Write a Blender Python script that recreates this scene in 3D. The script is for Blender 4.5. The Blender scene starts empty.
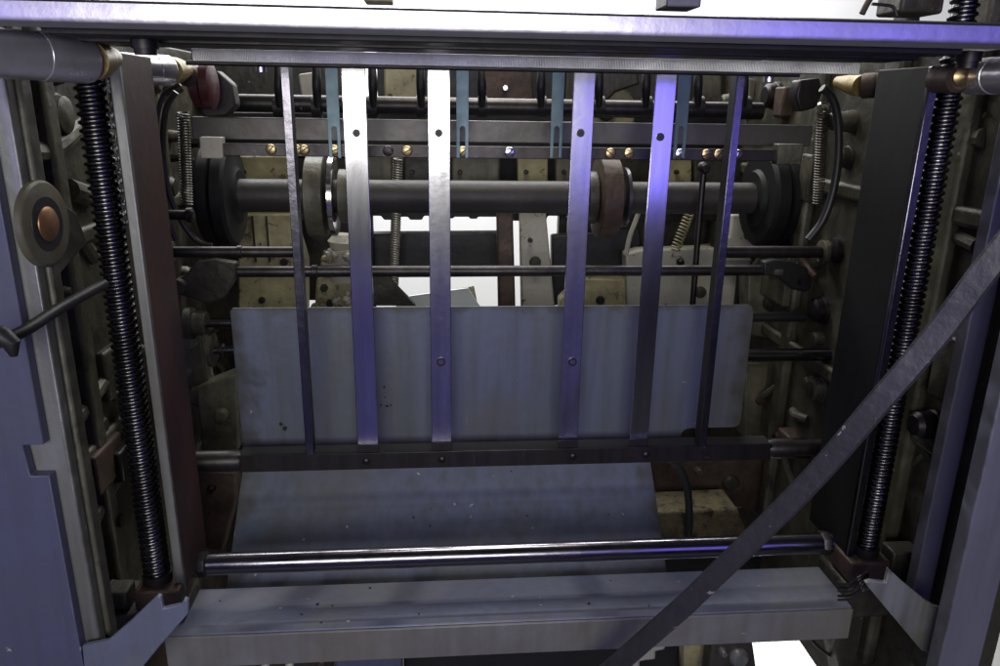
import bpy, bmesh, math, random
from mathutils import Vector, Matrix
random.seed(11)
R = math.radians
sc = bpy.context.scene
COL = sc.collection

# ------------------------------------------------------------------ camera
PITCH, YAW, ROLL, FPX = R(17.1), R(5.0), R(0.93), 750.0
_F = Vector((math.sin(YAW)*math.cos(PITCH), math.cos(YAW)*math.cos(PITCH), -math.sin(PITCH)))
_R0 = Vector((math.cos(YAW), -math.sin(YAW), 0))
_U0 = _R0.cross(_F)
_RT = _R0*math.cos(ROLL) + _U0*math.sin(ROLL)
_UP = _U0*math.cos(ROLL) - _R0*math.sin(ROLL)
cd = bpy.data.cameras.new('camera'); cam = bpy.data.objects.new('camera', cd); COL.objects.link(cam)
cd.sensor_width = 36; cd.lens = 27.0; cd.clip_start = 0.01; cd.clip_end = 100
M = Matrix((_RT, _UP, -_F)).transposed().to_4x4()
cam.matrix_world = M
sc.camera = cam

def ray(px, py):
    return _RT*((px-500)/FPX) - _UP*((py-333)/FPX) + _F
def W(px, py, Y):                    # point of the plane y = Y seen there in the photograph
    d = ray(px, py); return d*(Y/d.y)
def WX(px, py, X):
    d = ray(px, py); return d*(X/d.x)
def WZ(px, py, Z):
    d = ray(px, py); return d*(Z/d.z)
def px2m(n, p):                      # n pixels at the distance of point p
    return n*p.dot(_F)/FPX

# ------------------------------------------------------------------ materials
def mat(name, col, metal=0.0, rough=0.5, col2=None, scale=14, amt=0.5, bump=0.15, bscale=60,
        spot=None, spot_scale=40, spot_t=0.66, stretch=None, rvar=0.12, grain=None, spec=0.5):
    m = bpy.data.materials.new(name); m.use_nodes = True
    nt = m.node_tree; N = nt.nodes; L = nt.links
    b = N['Principled BSDF']; b.inputs['Metallic'].default_value = metal
    b.inputs['Specular IOR Level'].default_value = spec
    tc = N.new('ShaderNodeTexCoord'); mp = N.new('ShaderNodeMapping')
    L.new(tc.outputs['Object'], mp.inputs[0])
    if stretch: mp.inputs['Scale'].default_value = stretch
    n1 = N.new('ShaderNodeTexNoise'); n1.inputs['Scale'].default_value = scale; n1.inputs['Detail'].default_value = 9
    n1.inputs['Roughness'].default_value = 0.65
    L.new(mp.outputs[0], n1.inputs['Vector'])
    r1 = N.new('ShaderNodeValToRGB'); r1.color_ramp.elements[0].position = 0.35; r1.color_ramp.elements[1].position = 0.68
    L.new(n1.outputs[0], r1.inputs[0])
    mx = N.new('ShaderNodeMix'); mx.data_type = 'RGBA'
    c2 = col2 or tuple(c*0.45 for c in col)
    mx.inputs[6].default_value = (*col, 1); mx.inputs[7].default_value = (*[a*(1-amt)+q*amt for a, q in zip(col, c2)], 1)
    L.new(r1.outputs[0], mx.inputs[0]); out = mx.outputs[2]
    if spot:
        n2 = N.new('ShaderNodeTexNoise'); n2.inputs['Scale'].default_value = spot_scale; n2.inputs['Detail'].default_value = 12; n2.inputs['Roughness'].default_value = .72; n2.inputs['Distortion'].default_value = .6
        L.new(tc.outputs['Object'], n2.inputs['Vector'])
        r2 = N.new('ShaderNodeValToRGB'); r2.color_ramp.elements[0].position = spot_t; r2.color_ramp.elements[1].position = spot_t+0.05
        L.new(n2.outputs[0], r2.inputs[0])
        m2 = N.new('ShaderNodeMix'); m2.data_type = 'RGBA'; m2.inputs[7].default_value = (*spot, 1)
        L.new(r2.outputs[0], m2.inputs[0]); L.new(out, m2.inputs[6]); out = m2.outputs[2]
    L.new(out, b.inputs['Base Color'])
    mr = N.new('ShaderNodeMapRange'); mr.inputs[3].default_value = max(0.03, rough-rvar); mr.inputs[4].default_value = min(1, rough+rvar)
    L.new(n1.outputs[0], mr.inputs[0]); L.new(mr.outputs[0], b.inputs['Roughness'])
    n3 = N.new('ShaderNodeTexNoise'); n3.inputs['Scale'].default_value = bscale; n3.inputs['Detail'].default_value = 6
    mp3 = N.new('ShaderNodeMapping'); L.new(tc.outputs['Object'], mp3.inputs[0]); L.new(mp3.outputs[0], n3.inputs['Vector'])
    if grain: mp3.inputs['Scale'].default_value = grain
    bp = N.new('ShaderNodeBump'); bp.inputs['Strength'].default_value = bump; bp.inputs['Distance'].default_value = 0.004
    L.new(n3.outputs[0], bp.inputs['Height']); L.new(bp.outputs[0], b.inputs['Normal'])
    return m

CAST   = mat('olive_cast_iron', (.145,.138,.095), 0, .5, (.022,.018,.012), 9, .95, .8, 38, spot=(.03,.022,.015), spot_scale=12, spot_t=.56)
CASTD  = mat('dark_cast_iron', (.055,.05,.038), 0.1, .5, (.012,.010,.007), 11, .95, .8, 38)
CREAM  = mat('cream_enamel', (.34,.31,.17), 0, .5, (.09,.075,.04), 22, .7, .3, 70, spot=(.05,.04,.03), spot_scale=38, spot_t=.57)
SPECK  = mat('speckled_plate', (.33,.32,.27), 0, .5, (.3,.27,.2), 22, .5, .3, 70, spot=(.04,.035,.03), spot_scale=44, spot_t=.60)
DARK   = mat('dark_steel', (.055,.05,.055), .85, .42, (.04,.035,.03), 24, .8, .09, 90)
BAR    = mat('grey_brown_bar', (.10,.095,.095), .6, .45, (.08,.07,.06), 30, .8, .08, 90)
BLACK  = mat('black_oiled_steel', (.018,.017,.019), .3, .5, (.01,.009,.009), 24, .7, .15, 90)
STRIP  = mat('brushed_steel', (.76,.76,.78), 1, .15, (.6,.58,.57), 20, .5, .015, 30, spot=(.3,.28,.27), spot_scale=60, spot_t=.68, stretch=(3,3,.5), grain=(14,1,.7), rvar=.05)
STRIPK = mat('knurled_steel', (.76,.76,.78), 1, .19, (.4,.38,.4), 60, .5, .018, 120, rvar=.06, spot=(.35,.33,.35), spot_scale=90, spot_t=.62)
EDGE   = mat('narrow_steel', (.17,.165,.19), 1, .24, (.12,.11,.12), 22, .7, .12, 60, stretch=(3,3,.5))
SLOT   = mat('blue_grey_spring_steel', (.09,.135,.165), .55, .42, (.08,.12,.14), 40, .7, .1, 80)
SHAFT = mat('dusty_grey_shaft', (.03,.028,.027), .25, .55, (.035,.03,.028), 18, .8, .25, 70)
RINGM = mat('dull_machined_ring', (.13,.125,.09), .4, .5, (.09,.07,.03), 30, .8, .25, 60)
TUBEM = mat('satin_chrome_tube', (.70,.69,.74), .85, .30, (.5,.48,.48), 30, .6, .15, 60)
BLACKM = mat('matt_black_paint', (.006,.006,.007), 0, .6, (.003,.003,.003), 20, .6, .1, 60, spec=.25)
CHROMD = mat('dull_chrome_rod', (.20,.19,.22), 1, .2, (.12,.115,.125), 26, .5, .05, 60)
CHROME = mat('chrome', (.78,.77,.78), 1, .17, (.5,.47,.45), 26, .5, .05, 60)
RAIL   = mat('worn_chrome_rail', (.52,.50,.54), 1, .34, (.34,.32,.35), 16, .55, .08, 80, spot=(.35,.32,.34), spot_scale=50, spot_t=.66, stretch=(.6,1,1))
PLATE  = mat('grey_painted_sheet', (.125,.143,.205), .25, .46, (.085,.092,.11), 9, .6, .12, 50, spot=(.06,.055,.045), spot_scale=30, spot_t=.73, stretch=(1.6,1,.45))
BEAMM  = mat('grey_painted_beam', (.145,.16,.235), .2, .45, (.09,.095,.12), 10, .5, .15, 60, spot=(.07,.06,.055), spot_scale=34, spot_t=.72)
BEAMF  = mat('beam_front_paint', (.18,.178,.18), .1, .5, (.09,.085,.07), 10, .6, .15, 60, spot=(.08,.07,.055), spot_scale=34, spot_t=.72)
BLUE   = mat('blue_grey_paint', (.075,.08,.145), .05, .48, (.07,.07,.10), 7, .7, .1, 70, spot=(.32,.32,.34), spot_scale=60, spot_t=.76)
MILL   = mat('milled_edge', (.30,.305,.30), .5, .42, (.10,.10,.09), 18, .6, .12, 80, stretch=(1,1,.3))
LILAC  = mat('pale_grey_paint', (.155,.155,.195), .2, .42, (.12,.12,.14), 14, .5, .12, 70, spot=(.6,.6,.62), spot_scale=90, spot_t=.78)
REDB   = mat('red_brown_steel', (.026,.016,.015), .0, .55, (.065,.024,.018), 9, .8, .15, 70, stretch=(1,1,.35), spec=.3)
RED    = mat('red_cap', (.07,.014,.02), .2, .4, (.04,.015,.015), 30, .6, .2, 80)
RUST   = mat('rusty_iron', (.085,.055,.04), .3, .6, (.025,.017,.013), 30, .8, .5, 60)
BRASS  = mat('brass', (.55,.42,.21), 1, .36, (.2,.15,.08), 60, .9, .08, 80)
BRONZE = mat('bronze', (.26,.14,.07), .8, .42, (.3,.16,.07), 40, .6, .1, 80)
GREASE = mat('yellow_grease', (.30,.22,.07), .3, .35, (.16,.10,.04), 60, .7, .5, 60)
SCREWM = mat('lead_screw_steel', (.16,.155,.165), 1, .26, (.03,.027,.025), 9, .95, .08, 80)
SPRINGL = mat('grey_spring_steel', (.26,.25,.22), .5, .45, (.12,.11,.09), 60, .7, .05, 80)
SPRING = mat('spring_steel', (.13,.12,.11), .8, .4, (.05,.04,.035), 60, .7, .05, 80)
RUBBER = mat('black_rubber', (.02,.02,.022), 0, .42, (.01,.01,.01), 60, .7, .05, 80)
PAPER  = mat('white_paper', (.8,.8,.8), 0, .7, (.72,.72,.74), 10, .4, .03, 60)
GPAPER = mat('grey_card', (.72,.78,.83), 0, .6, (.62,.68,.72), 10, .4, .03, 60)
TAN    = mat('tan_felt', (.16,.13,.07), 0, .85, (.05,.04,.022), 40, 1, 1.0, 120, spot=(.02,.016,.01), spot_scale=45, spot_t=.55)
FLOORM = mat('pale_floor', (.22,.22,.21), 0, .5, (.17,.17,.16), 5, .5, .05, 60)
WALLM  = mat('white_wall', (.8,.8,.8), 0, .8, (.74,.74,.75), 5, .5, .03, 60)
LAV    = mat('lavender_grey_bar', (.06,.058,.068), .45, .4, (.03,.028,.034), 26, .7, .2, 70, spot=(.5,.49,.52), spot_scale=120, spot_t=.72)
# comb of fine vertical teeth
def comb_mat():
    m = mat('toothed_steel', (.42,.42,.40), .9, .35, (.2,.2,.18), 20, .6, .1, 80)
    nt = m.node_tree; N = nt.nodes; L = nt.links; b = N['Principled BSDF']
    tc = N.new('ShaderNodeTexCoord'); wv = N.new('ShaderNodeTexWave'); wv.bands_direction = 'X'
    wv.inputs['Scale'].default_value = 190; wv.inputs['Distortion'].default_value = .6
    L.new(tc.outputs['Object'], wv.inputs[0])
    bp = N.new('ShaderNodeBump'); bp.inputs['Strength'].default_value = .35; bp.inputs['Distance'].default_value = .001
    L.new(wv.outputs[1], bp.inputs['Height']); L.new(bp.outputs[0], b.inputs['Normal'])
    return m
COMB = comb_mat()
def worn(m, grime=(.035,.032,.022), bare=(.34,.34,.34), edge=.045, sc=1.0, streak=.35, chips=.735):
    # adds long wipe streaks, dirt gathered along the rims, fine scratches and small bare chips
    nt = m.node_tree; N = nt.nodes; L = nt.links; b = N['Principled BSDF']
    src = b.inputs['Base Color'].links[0].from_socket
    tc = N.new('ShaderNodeTexCoord')
    def noise(scale, mp=None, det=8, dist=0, gen=False):
        n = N.new('ShaderNodeTexNoise'); n.inputs['Scale'].default_value = scale; n.inputs['Detail'].default_value = det; n.inputs['Distortion'].default_value = dist
        v = tc.outputs['Object']
        if mp:
            q = N.new('ShaderNodeMapping'); q.inputs['Scale'].default_value = mp; q.inputs['Rotation'].default_value = (.1,.06,.13); L.new(v, q.inputs[0]); v = q.outputs[0]
        L.new(v, n.inputs['Vector']); return n.outputs[0]
    def math_(op, a, c):
        k = N.new('ShaderNodeMath'); k.operation = op
        for i, x in enumerate((a, c)):
            if isinstance(x, (int, float)): k.inputs[i].default_value = x
            else: L.new(x, k.inputs[i])
        return k.outputs[0]
    def ramp(v, a, c):
        r = N.new('ShaderNodeMapRange'); r.inputs[1].default_value = a; r.inputs[2].default_value = c; L.new(v, r.inputs[0]); return r.outputs[0]
    def mix(fac, a, col):
        x = N.new('ShaderNodeMix'); x.data_type = 'RGBA'; L.new(fac, x.inputs[0]); L.new(a, x.inputs[6]); x.inputs[7].default_value = (*col, 1); return x.outputs[2]
    st = ramp(noise(9*sc, (7,7,.5)), .42, .72)
    c = mix(math_('MULTIPLY', st, streak), src, grime)
    c = mix(math_('MULTIPLY', ramp(noise(4*sc, None, 10, .8), .5, .62), .35), c, tuple(g*2.2 for g in grime))
    # dirt toward the outline
    sx = N.new('ShaderNodeSeparateXYZ'); L.new(tc.outputs['Generated'], sx.inputs[0])
    ds = []
    for k in (0, 2):
        t_ = math_('SUBTRACT', sx.outputs[k], .5); t_ = math_('ABSOLUTE', t_, 0); ds.append(t_)
    mxd = math_('MAXIMUM', ds[0], ds[1])
    nz = noise(26*sc, None, 8, .5)
    e = ramp(math_('ADD', mxd, math_('MULTIPLY', math_('SUBTRACT', nz, .5), .16)), .5-edge, .5+.01)
    if edge > 0: c = mix(math_('MULTIPLY', e, .75), c, grime)
    # scratches
    sc1 = ramp(noise(30*sc, (12,12,.35), 3), .70, .73); sc2 = ramp(noise(34*sc, (.4,12,12), 3), .70, .73)
    c = mix(math_('MULTIPLY', math_('MAXIMUM', sc1, math_('MULTIPLY', sc2, .3)), .16), c, bare)
    c = mix(ramp(noise(55*sc, None, 6, .4), chips, chips+.02), c, bare)
    L.new(c, b.inputs['Base Color']); return m
worn(PLATE, (.05,.047,.03), edge=.04); worn(BEAMM, (.10,.10,.09), edge=.0); worn(BEAMF, (.07,.065,.045), edge=.0)
worn(BLUE, (.045,.045,.05), edge=.0, streak=.3); worn(LILAC, (.05,.05,.055), edge=.03, streak=.4); worn(MILL, (.06,.055,.04), edge=.05, streak=.5)
worn(LAV, (.02,.02,.022), (.3,.3,.32), edge=.0, sc=1.6, chips=.70)
for m_ in (CAST, CASTD): worn(m_, (.018,.015,.008), (.22,.21,.16), edge=.05, streak=.5, chips=.72)
worn(STRIP, (.25,.24,.24), (.85,.85,.85), edge=.0, streak=.35, chips=.78); worn(STRIPK, (.22,.21,.21), (.85,.85,.85), edge=.0, streak=.45, chips=.78)
worn(DARK, (.015,.013,.012), (.3,.29,.27), edge=.0, streak=.5, chips=.74)

# ------------------------------------------------------------------ mesh helpers
WL = {}
def wl(o): return WL.get(o.name, Vector((0,0,0)))
def thing(name, label, cat, loc, group=None):
    o = bpy.data.objects.new(name, None); COL.objects.link(o); o.empty_display_size = .02
    o.location = loc; WL[o.name] = Vector(loc)
    o['label'] = label; o['category'] = cat
    if group: o['group'] = group
    return o
def tag(o, label, cat, group=None):
    o['label'] = label; o['category'] = cat
    if group: o['group'] = group
    return o
def obj(name, bm, m, parent=None, bevel=0.0, smooth=.6):
    bmesh.ops.recalc_face_normals(bm, faces=bm.faces)
    xs = [v.co for v in bm.verts]
    c = Vector([(min(v[i] for v in xs)+max(v[i] for v in xs))/2 for i in range(3)])
    bmesh.ops.translate(bm, verts=bm.verts, vec=-c)
    me = bpy.data.meshes.new(name); bm.to_mesh(me); bm.free()
    me.shade_smooth(); me.set_sharp_from_angle(angle=smooth)
    me.materials.append(m)
    o = bpy.data.objects.new(name, me); COL.objects.link(o)
    WL[o.name] = c
    if parent: o.parent = parent; o.location = c - wl(parent)
    else: o.location = c
    if bevel:
        md = o.modifiers.new('bevel', 'BEVEL'); md.width = bevel; md.segments = 2; md.limit_method = 'ANGLE'; md.angle_limit = R(40)
    return o
def box(bm, a, b):
    x0,y0,z0 = [min(a[i],b[i]) for i in range(3)]; x1,y1,z1 = [max(a[i],b[i]) for i in range(3)]
    v = [bm.verts.new(p) for p in ((x0,y0,z0),(x1,y0,z0),(x1,y1,z0),(x0,y1,z0),(x0,y0,z1),(x1,y0,z1),(x1,y1,z1),(x0,y1,z1))]
    for f in ((0,3,2,1),(4,5,6,7),(0,1,5,4),(1,2,6,5),(2,3,7,6),(3,0,4,7)): bm.faces.new([v[i] for i in f])
    return bm
def frame(d, up=Vector((0,0,1))):
    d = d.normalized()
    if abs(d.dot(up)) > .97: up = Vector((0,1,0))
    s = d.cross(up).normalized(); return s, s.cross(d).normalized()
def cyl(bm, a, b, r, r2=None, n=28, cap=True):
    a = Vector(a); b = Vector(b); r2 = r if r2 is None else r2; s, u = frame(b-a)
    A = [bm.verts.new(a+(s*math.cos(t)+u*math.sin(t))*r) for t in [2*math.pi*i/n for i in range(n)]]
    B = [bm.verts.new(b+(s*math.cos(t)+u*math.sin(t))*r2) for t in [2*math.pi*i/n for i in range(n)]]
    for i in range(n): bm.faces.new((A[i],A[(i+1)%n],B[(i+1)%n],B[i]))
    if cap: bm.faces.new(A[::-1]); bm.faces.new(B)
    return bm
def lathe(bm, a, b, prof, n=32):        # prof: list of (fraction along a-b, radius)
    a = Vector(a); b = Vector(b); s, u = frame(b-a); rings = []
    for f, r in prof:
        c = a.lerp(b, f); rings.append([bm.verts.new(c+(s*math.cos(t)+u*math.sin(t))*r) for t in [2*math.pi*i/n for i in range(n)]])
    for A, B in zip(rings, rings[1:]):
        for i in range(n): bm.faces.new((A[i],A[(i+1)%n],B[(i+1)%n],B[i]))
    bm.faces.new(rings[0][::-1]); bm.faces.new(rings[-1])
    return bm
def beam(bm, a, b, w, t, up=Vector((0,0,1))):     # square bar between two points, w across, t along up
    a = Vector(a); b = Vector(b); s, u = frame(b-a, up)
    P = []
    for c in (a, b):
        P.append([bm.verts.new(c+s*x*w/2+u*y*t/2) for x, y in ((-1,-1),(1,-1),(1,1),(-1,1))])
    A, B = P
    for i in range(4): bm.faces.new((A[i],A[(i+1)%4],B[(i+1)%4],B[i]))
    bm.faces.new(A[::-1]); bm.faces.new(B); return bm
def prism(bm, pts, off):                # closed outline pushed along off
    off = Vector(off); A = [bm.verts.new(p) for p in pts]; B = [bm.verts.new(Vector(p)+off) for p in pts]; n = len(A)
    for i in range(n): bm.faces.new((A[i],A[(i+1)%n],B[(i+1)%n],B[i]))
    bm.faces.new(A[::-1]); bm.faces.new(B); return bm
def poly(bm, pix, Y, t): return prism(bm, [W(x,y,Y) for x,y in pix], (0,t,0))
def tube(bm, pts, r, n=10, closed=False):
    pts = [Vector(p) for p in pts]; rings = []; up = Vector((0,0,1)); prev = None
    for i, p in enumerate(pts):
        d = (pts[min(i+1,len(pts)-1)]-pts[max(i-1,0)]).normalized()
        if prev is None: s, u = frame(d)
        else:
            s = (prev - d*prev.dot(d)).normalized(); u = s.cross(d)
        prev = s
        rr = r[i] if isinstance(r, (list,tuple)) else r
        rings.append([bm.verts.new(p+(s*math.cos(t)+u*math.sin(t))*rr) for t in [2*math.pi*k/n for k in range(n)]])
    for A, B in zip(rings, rings[1:]):
        for i in range(n): bm.faces.new((A[i],A[(i+1)%n],B[(i+1)%n],B[i]))
    bm.faces.new(rings[0][::-1]); bm.faces.new(rings[-1]); return bm
def smoothpath(P, k=8):
    P = [Vector(p) for p in P]; out = []
    for i in range(len(P)-1):
        p0 = P[max(i-1,0)]; p1 = P[i]; p2 = P[i+1]; p3 = P[min(i+2,len(P)-1)]
        for j in range(k):
            t = j/k
            out.append(.5*((2*p1)+(-p0+p2)*t+(2*p0-5*p1+4*p2-p3)*t*t+(-p0+3*p1-3*p2+p3)*t**3))
    return out+[P[-1]]
def coil(bm, a, b, r, wire, turns, spt=12, n=6):
    a = Vector(a); b = Vector(b); s, u = frame(b-a); pts = []
    N = int(turns*spt)
    for i in range(N+1):
        t = 2*math.pi*i/spt; pts.append(a.lerp(b, i/N)+(s*math.cos(t)+u*math.sin(t))*r)
    return tube(bm, pts, wire, n)
def NB(): return bmesh.new()
def xrod(name, x0, x1, y, Y, d, m, parent=None, bevel=0, xr=None):   # round rod along X
    xr = (x0+x1)/2 if xr is None else xr
    c = W(xr, y, Y); r = px2m(d, c)/2; b = NB()
    A = (W(x0,y,Y).x, Y, c.z); B = (W(x1,y,Y).x, Y, c.z)
    cyl(b, A, B, r); return obj(name, b, m, parent, bevel)
def xflat(name, x0, x1, y0, y1, Y, t, m, parent=None, bevel=.0012, xr=None):   # flat bar along X with its face at Y
    xr = (x0+x1)/2 if xr is None else xr
    zt = W(xr,y0,Y).z; zb = W(xr,y1,Y).z
    b = box(NB(), (W(x0,(y0+y1)/2,Y).x, Y, zb), (W(x1,(y0+y1)/2,Y).x, Y+t, zt)); return obj(name, b, m, parent, bevel)
def vflat(name, xt, yt, xb, yb, Y, w, t, m, parent=None, bevel=.0008):
    a = W(xt,yt,Y); b_ = W(xb,yb,Y); X = (a.x+b_.x)/2; ww = px2m(w, a.lerp(b_,.5))/2
    b = box(NB(), (X-ww, Y, b_.z), (X+ww, Y+t, a.z)); return obj(name, b, m, parent, bevel)
def blk(name, x0, y0, x1, y1, Y, t, m, parent=None, bevel=.002):
    a = W(x0,y0,Y); c = W(x1,y1,Y)
    return obj(name, box(NB(), (a.x,Y,c.z), (c.x,Y+t,a.z)), m, parent, bevel)
def screwhead(name, px, py, Y, d, m, parent, ang=None):      # slotted head facing the camera side
    c = W(px,py,Y); r = px2m(d,c)/2; b = NB()
    ang = random.uniform(0,3.14) if ang is None else ang
    lathe(b, c+Vector((0,.001,0)), c+Vector((0,-.0032,0)), ((0,r),(.55,r),(.85,r*.9),(1,r*.7)), 20)
    o = obj(name, b, m, parent)
    s = Vector((math.cos(ang),0,math.sin(ang)))
    q = beam(NB(), c+s*r*.92+Vector((0,-.0030,0)), c-s*r*.92+Vector((0,-.0030,0)), r*.24, .0010, Vector((0,1,0)))
    obj('slot', q, BLACK, o)
    return o

# ================================================================== SETTING
FLZ = -1.45
b = box(NB(), (-6,-5,FLZ-.1), (6,5,FLZ)); o = obj('floor', b, FLOORM); o['kind'] = 'structure'
b = box(NB(), (-6,3.6,FLZ+.002), (6,3.7,2.5)); o = obj('wall', b, WALLM); o['kind'] = 'structure'

# ================================================================== TOP RAIL
Y0 = .60
zt = W(500,9,Y0).z; zb = W(500,37.5,Y0).z
Xl = -.75; Xr = .80
t = thing('feed_rail', 'wide worn chrome rail across the whole top, with a toothed strip beneath', 'rail', (0, Y0, zb))
# rounded front face
prof = [(Y0+.0045, zb+.002), (Y0+.0035, zb), (Y0+.002, zb), (Y0-.0005, zb+.003)]
for i in range(5):
    f = i/4; prof.append((Y0-.0010-.0002*math.sin(f*math.pi), zb+.004+f*(zt-zb-.007)))
prof += [(Y0+.0002, zt-.0012), (Y0+.003, zt), (Y0+.0045, zt-.001)]
b = prism(NB(), [(Xl,y,z) for y,z in prof], (Xr-Xl,0,0)); obj('rail_body', b, RAIL, t, smooth=.5)
obj('rail_plate', box(NB(), (W(40,40,.7).x,Y0+.005,zb+.007), (W(985,45,.72).x,Y0+.20,zt)), RAIL, t, .001)
b = box(NB(), (W(45,38,.63).x,.625,zb-.003), (W(960,45,.63).x,.66,zb+.0055)); obj('under_lip', b, BLACK, t, .001)
b = box(NB(), (W(80,50,.7).x,.68,zb-.0045), (W(905,60,.7).x,.735,zb+.0055)); obj('under_bar', b, DARK, t, .001)
xflat('toothed_strip', 192, 862, 55, 67.5, .82, .01, COMB, t, .0006, xr=500)
xrod('tie_rod', 187, 800, 69, .84, 4.5, DARK, t, xr=500)
for px, py, Yc, d, h in ((145,47,.665,26,15),(968,60,.67,24,16)):
    c = W(px,py,Yc); r = px2m(d,c)/2; hh = px2m(h,c)/2
    obj('bolt', lathe(NB(), c+Vector((0,0,hh)), c-Vector((0,0,hh)), ((0,r),(.6,r),(.6,r*.85),(1,r*.8))), DARK, t)
for px, py in ((261,67),(769,77)):
    c = W(px,py,.86); r = px2m(10,c)/2
    obj('bolt', cyl(NB(), c+Vector((0,0,.012)), c-Vector((0,0,.005)), r), CHROME, t)

# things lying above the rail, beyond it
tag(blk('control_box', 668, -14, 701, 7.5, .95, .05, LILAC), 'small lavender grey box end seen above the chrome rail', 'box')
tag(blk('side_casting', 905, -18, 943, 14, 1.0, .06, CAST, bevel=.004), 'olive casting end above the rail beside the right screw', 'casting')
b = tube(NB(), smoothpath([W(862,14,.9), W(867,4,.9), W(872,-4,.9)]), .0035); tag(obj('red_lever', b, RUST), 'short rust red lever above the right end of the rail', 'lever')
b = tube(NB(), smoothpath([W(872,4,.9), W(884,5,.9), W(893,7,.9), W(897,16,.9)]), .0018); tag(obj('black_wire', b, RUBBER), 'thin black wire above the right end of the rail', 'wire')
tag(blk('card_stack', 363, -16, 392, 2, 1.3, .05, CREAM), 'cream card end peeping over the middle of the rail', 'card')

# ================================================================== CHROME TUBES AT THE CORNERS
def arm(label, P, r, name='chrome_tube', msl=None):
    a, b_, c_, e_ = P
    t = thing(name, label, 'tube', a, 'chrome tubes under the rail ends')
    d = (b_-a)
    lathe_b = lathe(NB(), a, b_, ((0,r),(.68,r),(.681,r*1.03),(.97,r*1.03),(1,r*.97)), 40); obj('sleeve', lathe_b, msl or TUBEM, t)
    obj('greased_end', lathe(NB(), b_, c_, ((0,r*.88),(.3,r*.9),(.8,r*.6),(1,r*.5)), 32), GREASE, t)
    return t
arm('large chrome tube in the top left corner with a yellow greased end', (W(-90,46,.585), W(88,60,.70), W(112,58,.78), None), .0186)
arm('short chrome tube between the red brown channel and the red cap', (W(120,68,.95), W(170,71,1.0), W(187,69,1.06), None), .0175)
arm('chrome tube in the top right corner behind the right screw', (W(1060,72,.62), W(972,77,.74), W(958,79,.80), None), .0165)
arm('dull brown chrome tube left of the black channel', (W(905,84,.97), W(862,86,1.0), W(838,82,1.06), None), .0155, msl=RUST)
c = W(957,79,.73)
t = thing('yellow_bearing', 'brass coloured bearing head below the right end of the rail', 'bearing', c)
obj('bearing_ring', lathe(NB(), c+Vector((0,-.006,.0)), c+Vector((0,.03,0)), ((0,.010),(.1,.013),(1,.013))), RUST, t)
obj('bearing_cap', lathe(NB(), c+Vector((0,-.010,.002)), c+Vector((0,-.004,.002)), ((0,.005),(.4,.009),(1,.0095))), BRASS, t)

# ================================================================== LEAD SCREWS
def lead_screw(label, xt, yt, xb, yb, Y, d, pitch_px, base_block):
    a = W(xt,yt,Y); e = W(xb,yb,Y); X = (a.x+e.x)/2; ztop = a.z; zbot = e.z
    mid = Vector((X,Y,(ztop+zbot)/2)); r = px2m(d, mid)/2; p = px2m(pitch_px, mid)
    t = thing('lead_screw', label, 'screw', (X,Y,zbot), 'lead screws of the lift')
    bm = NB(); n = 28; spt = 10; K = int((ztop-zbot)/p*spt); rings = []
    for k in range(K+1):
        z = zbot + p*k/spt; ring = []
        for j in range(n):
            ph = (k/spt - j/n) % 1.0
            q = .5+.5*math.cos(2*math.pi*ph); q = min(1, max(0, (q-.25)*1.9))
            rr = r*(.80+.20*q)
            ring.append(bm.verts.new((X+rr*math.cos(2*math.pi*j/n), Y+rr*math.sin(2*math.pi*j/n), z)))
        rings.append(ring)
    for A, B in zip(rings, rings[1:]):
        for i in range(n): bm.faces.new((A[i],A[(i+1)%n],B[(i+1)%n],B[i]))
    bm.faces.new(rings[0][::-1]); bm.faces.new(rings[-1])
    obj('threaded_shaft', bm, SCREWM, t, smooth=1.2)
    obj('bottom_collar', cyl(NB(), (X,Y,zbot+.001), (X,Y,zbot-.012), r*1.12), DARK, t)
    return t, X, r, zbot
ls, XS1, RS1, ZB1 = lead_screw('left black threaded screw beside the red brown channel', 88, 62, 156, 572, .85, 28, 7.4, None)
ls, XS2, RS2, ZB2 = lead_screw('right black threaded screw behind the diagonal bar', 967, -20, 868, 545, .85, 25, 7.2, None)

# ================================================================== GUIDE CHANNELS
def channel(label, X0, X1, Ya, Yb, zt, zb, mside, medge, side):
    t = thing('guide_channel', label, 'channel', ((X0+X1)/2, Ya, zb), 'upright guide channels')
    obj('web', box(NB(), (X0,Ya+.004,zb), (X1,Yb,zt)), mside, t, .0015)
    obj('front_edge', box(NB(), (X0-.0012,Ya-.004,zb), (X1+.0012,Ya+.0035,zt)), medge, t, .0015)
    return t
Yc = .845
aL = W(109,62,Yc); eL = W(186,590,Yc); XL = (aL.x+eL.x)/2
tL = channel('red brown steel guide channel with a pale front edge, right of the left screw', XL-.0045, XL+.0045, Yc, Yc+.095, W(120,52,Yc).z, eL.z, REDB, MILL, 1)
aR = W(936,70,Yc); eR = W(849,548,Yc); XR = (aR.x+eR.x)/2
tR = channel('black steel guide channel with a shiny violet edge, left of the right screw', XR-.0045, XR+.0045, Yc, Yc+.105, W(925,66,Yc).z, W(849,560,Yc).z, BLACKM, EDGE, -1)
# toothed rack beside the left channel
b = NB(); z = W(110,230,Yc).z; zt_ = aL.z-.002; xa = XL-.006
box(b, (xa-.006,Yc+.012,z), (xa-.0005,Yc+.03,zt_))
k = z+.002
while k < zt_-.006:
    prism(b, [(xa-.006,Yc+.011,k),(xa-.013,Yc+.011,k+.0015),(xa-.013,Yc+.011,k+.0045),(xa-.006,Yc+.011,k+.007)], (0,.018,0)); k += .0115
tag(obj('toothed_rack', b, EDGE, None, .0004), 'dark toothed rack between the left screw and the red brown channel', 'rack')

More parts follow.
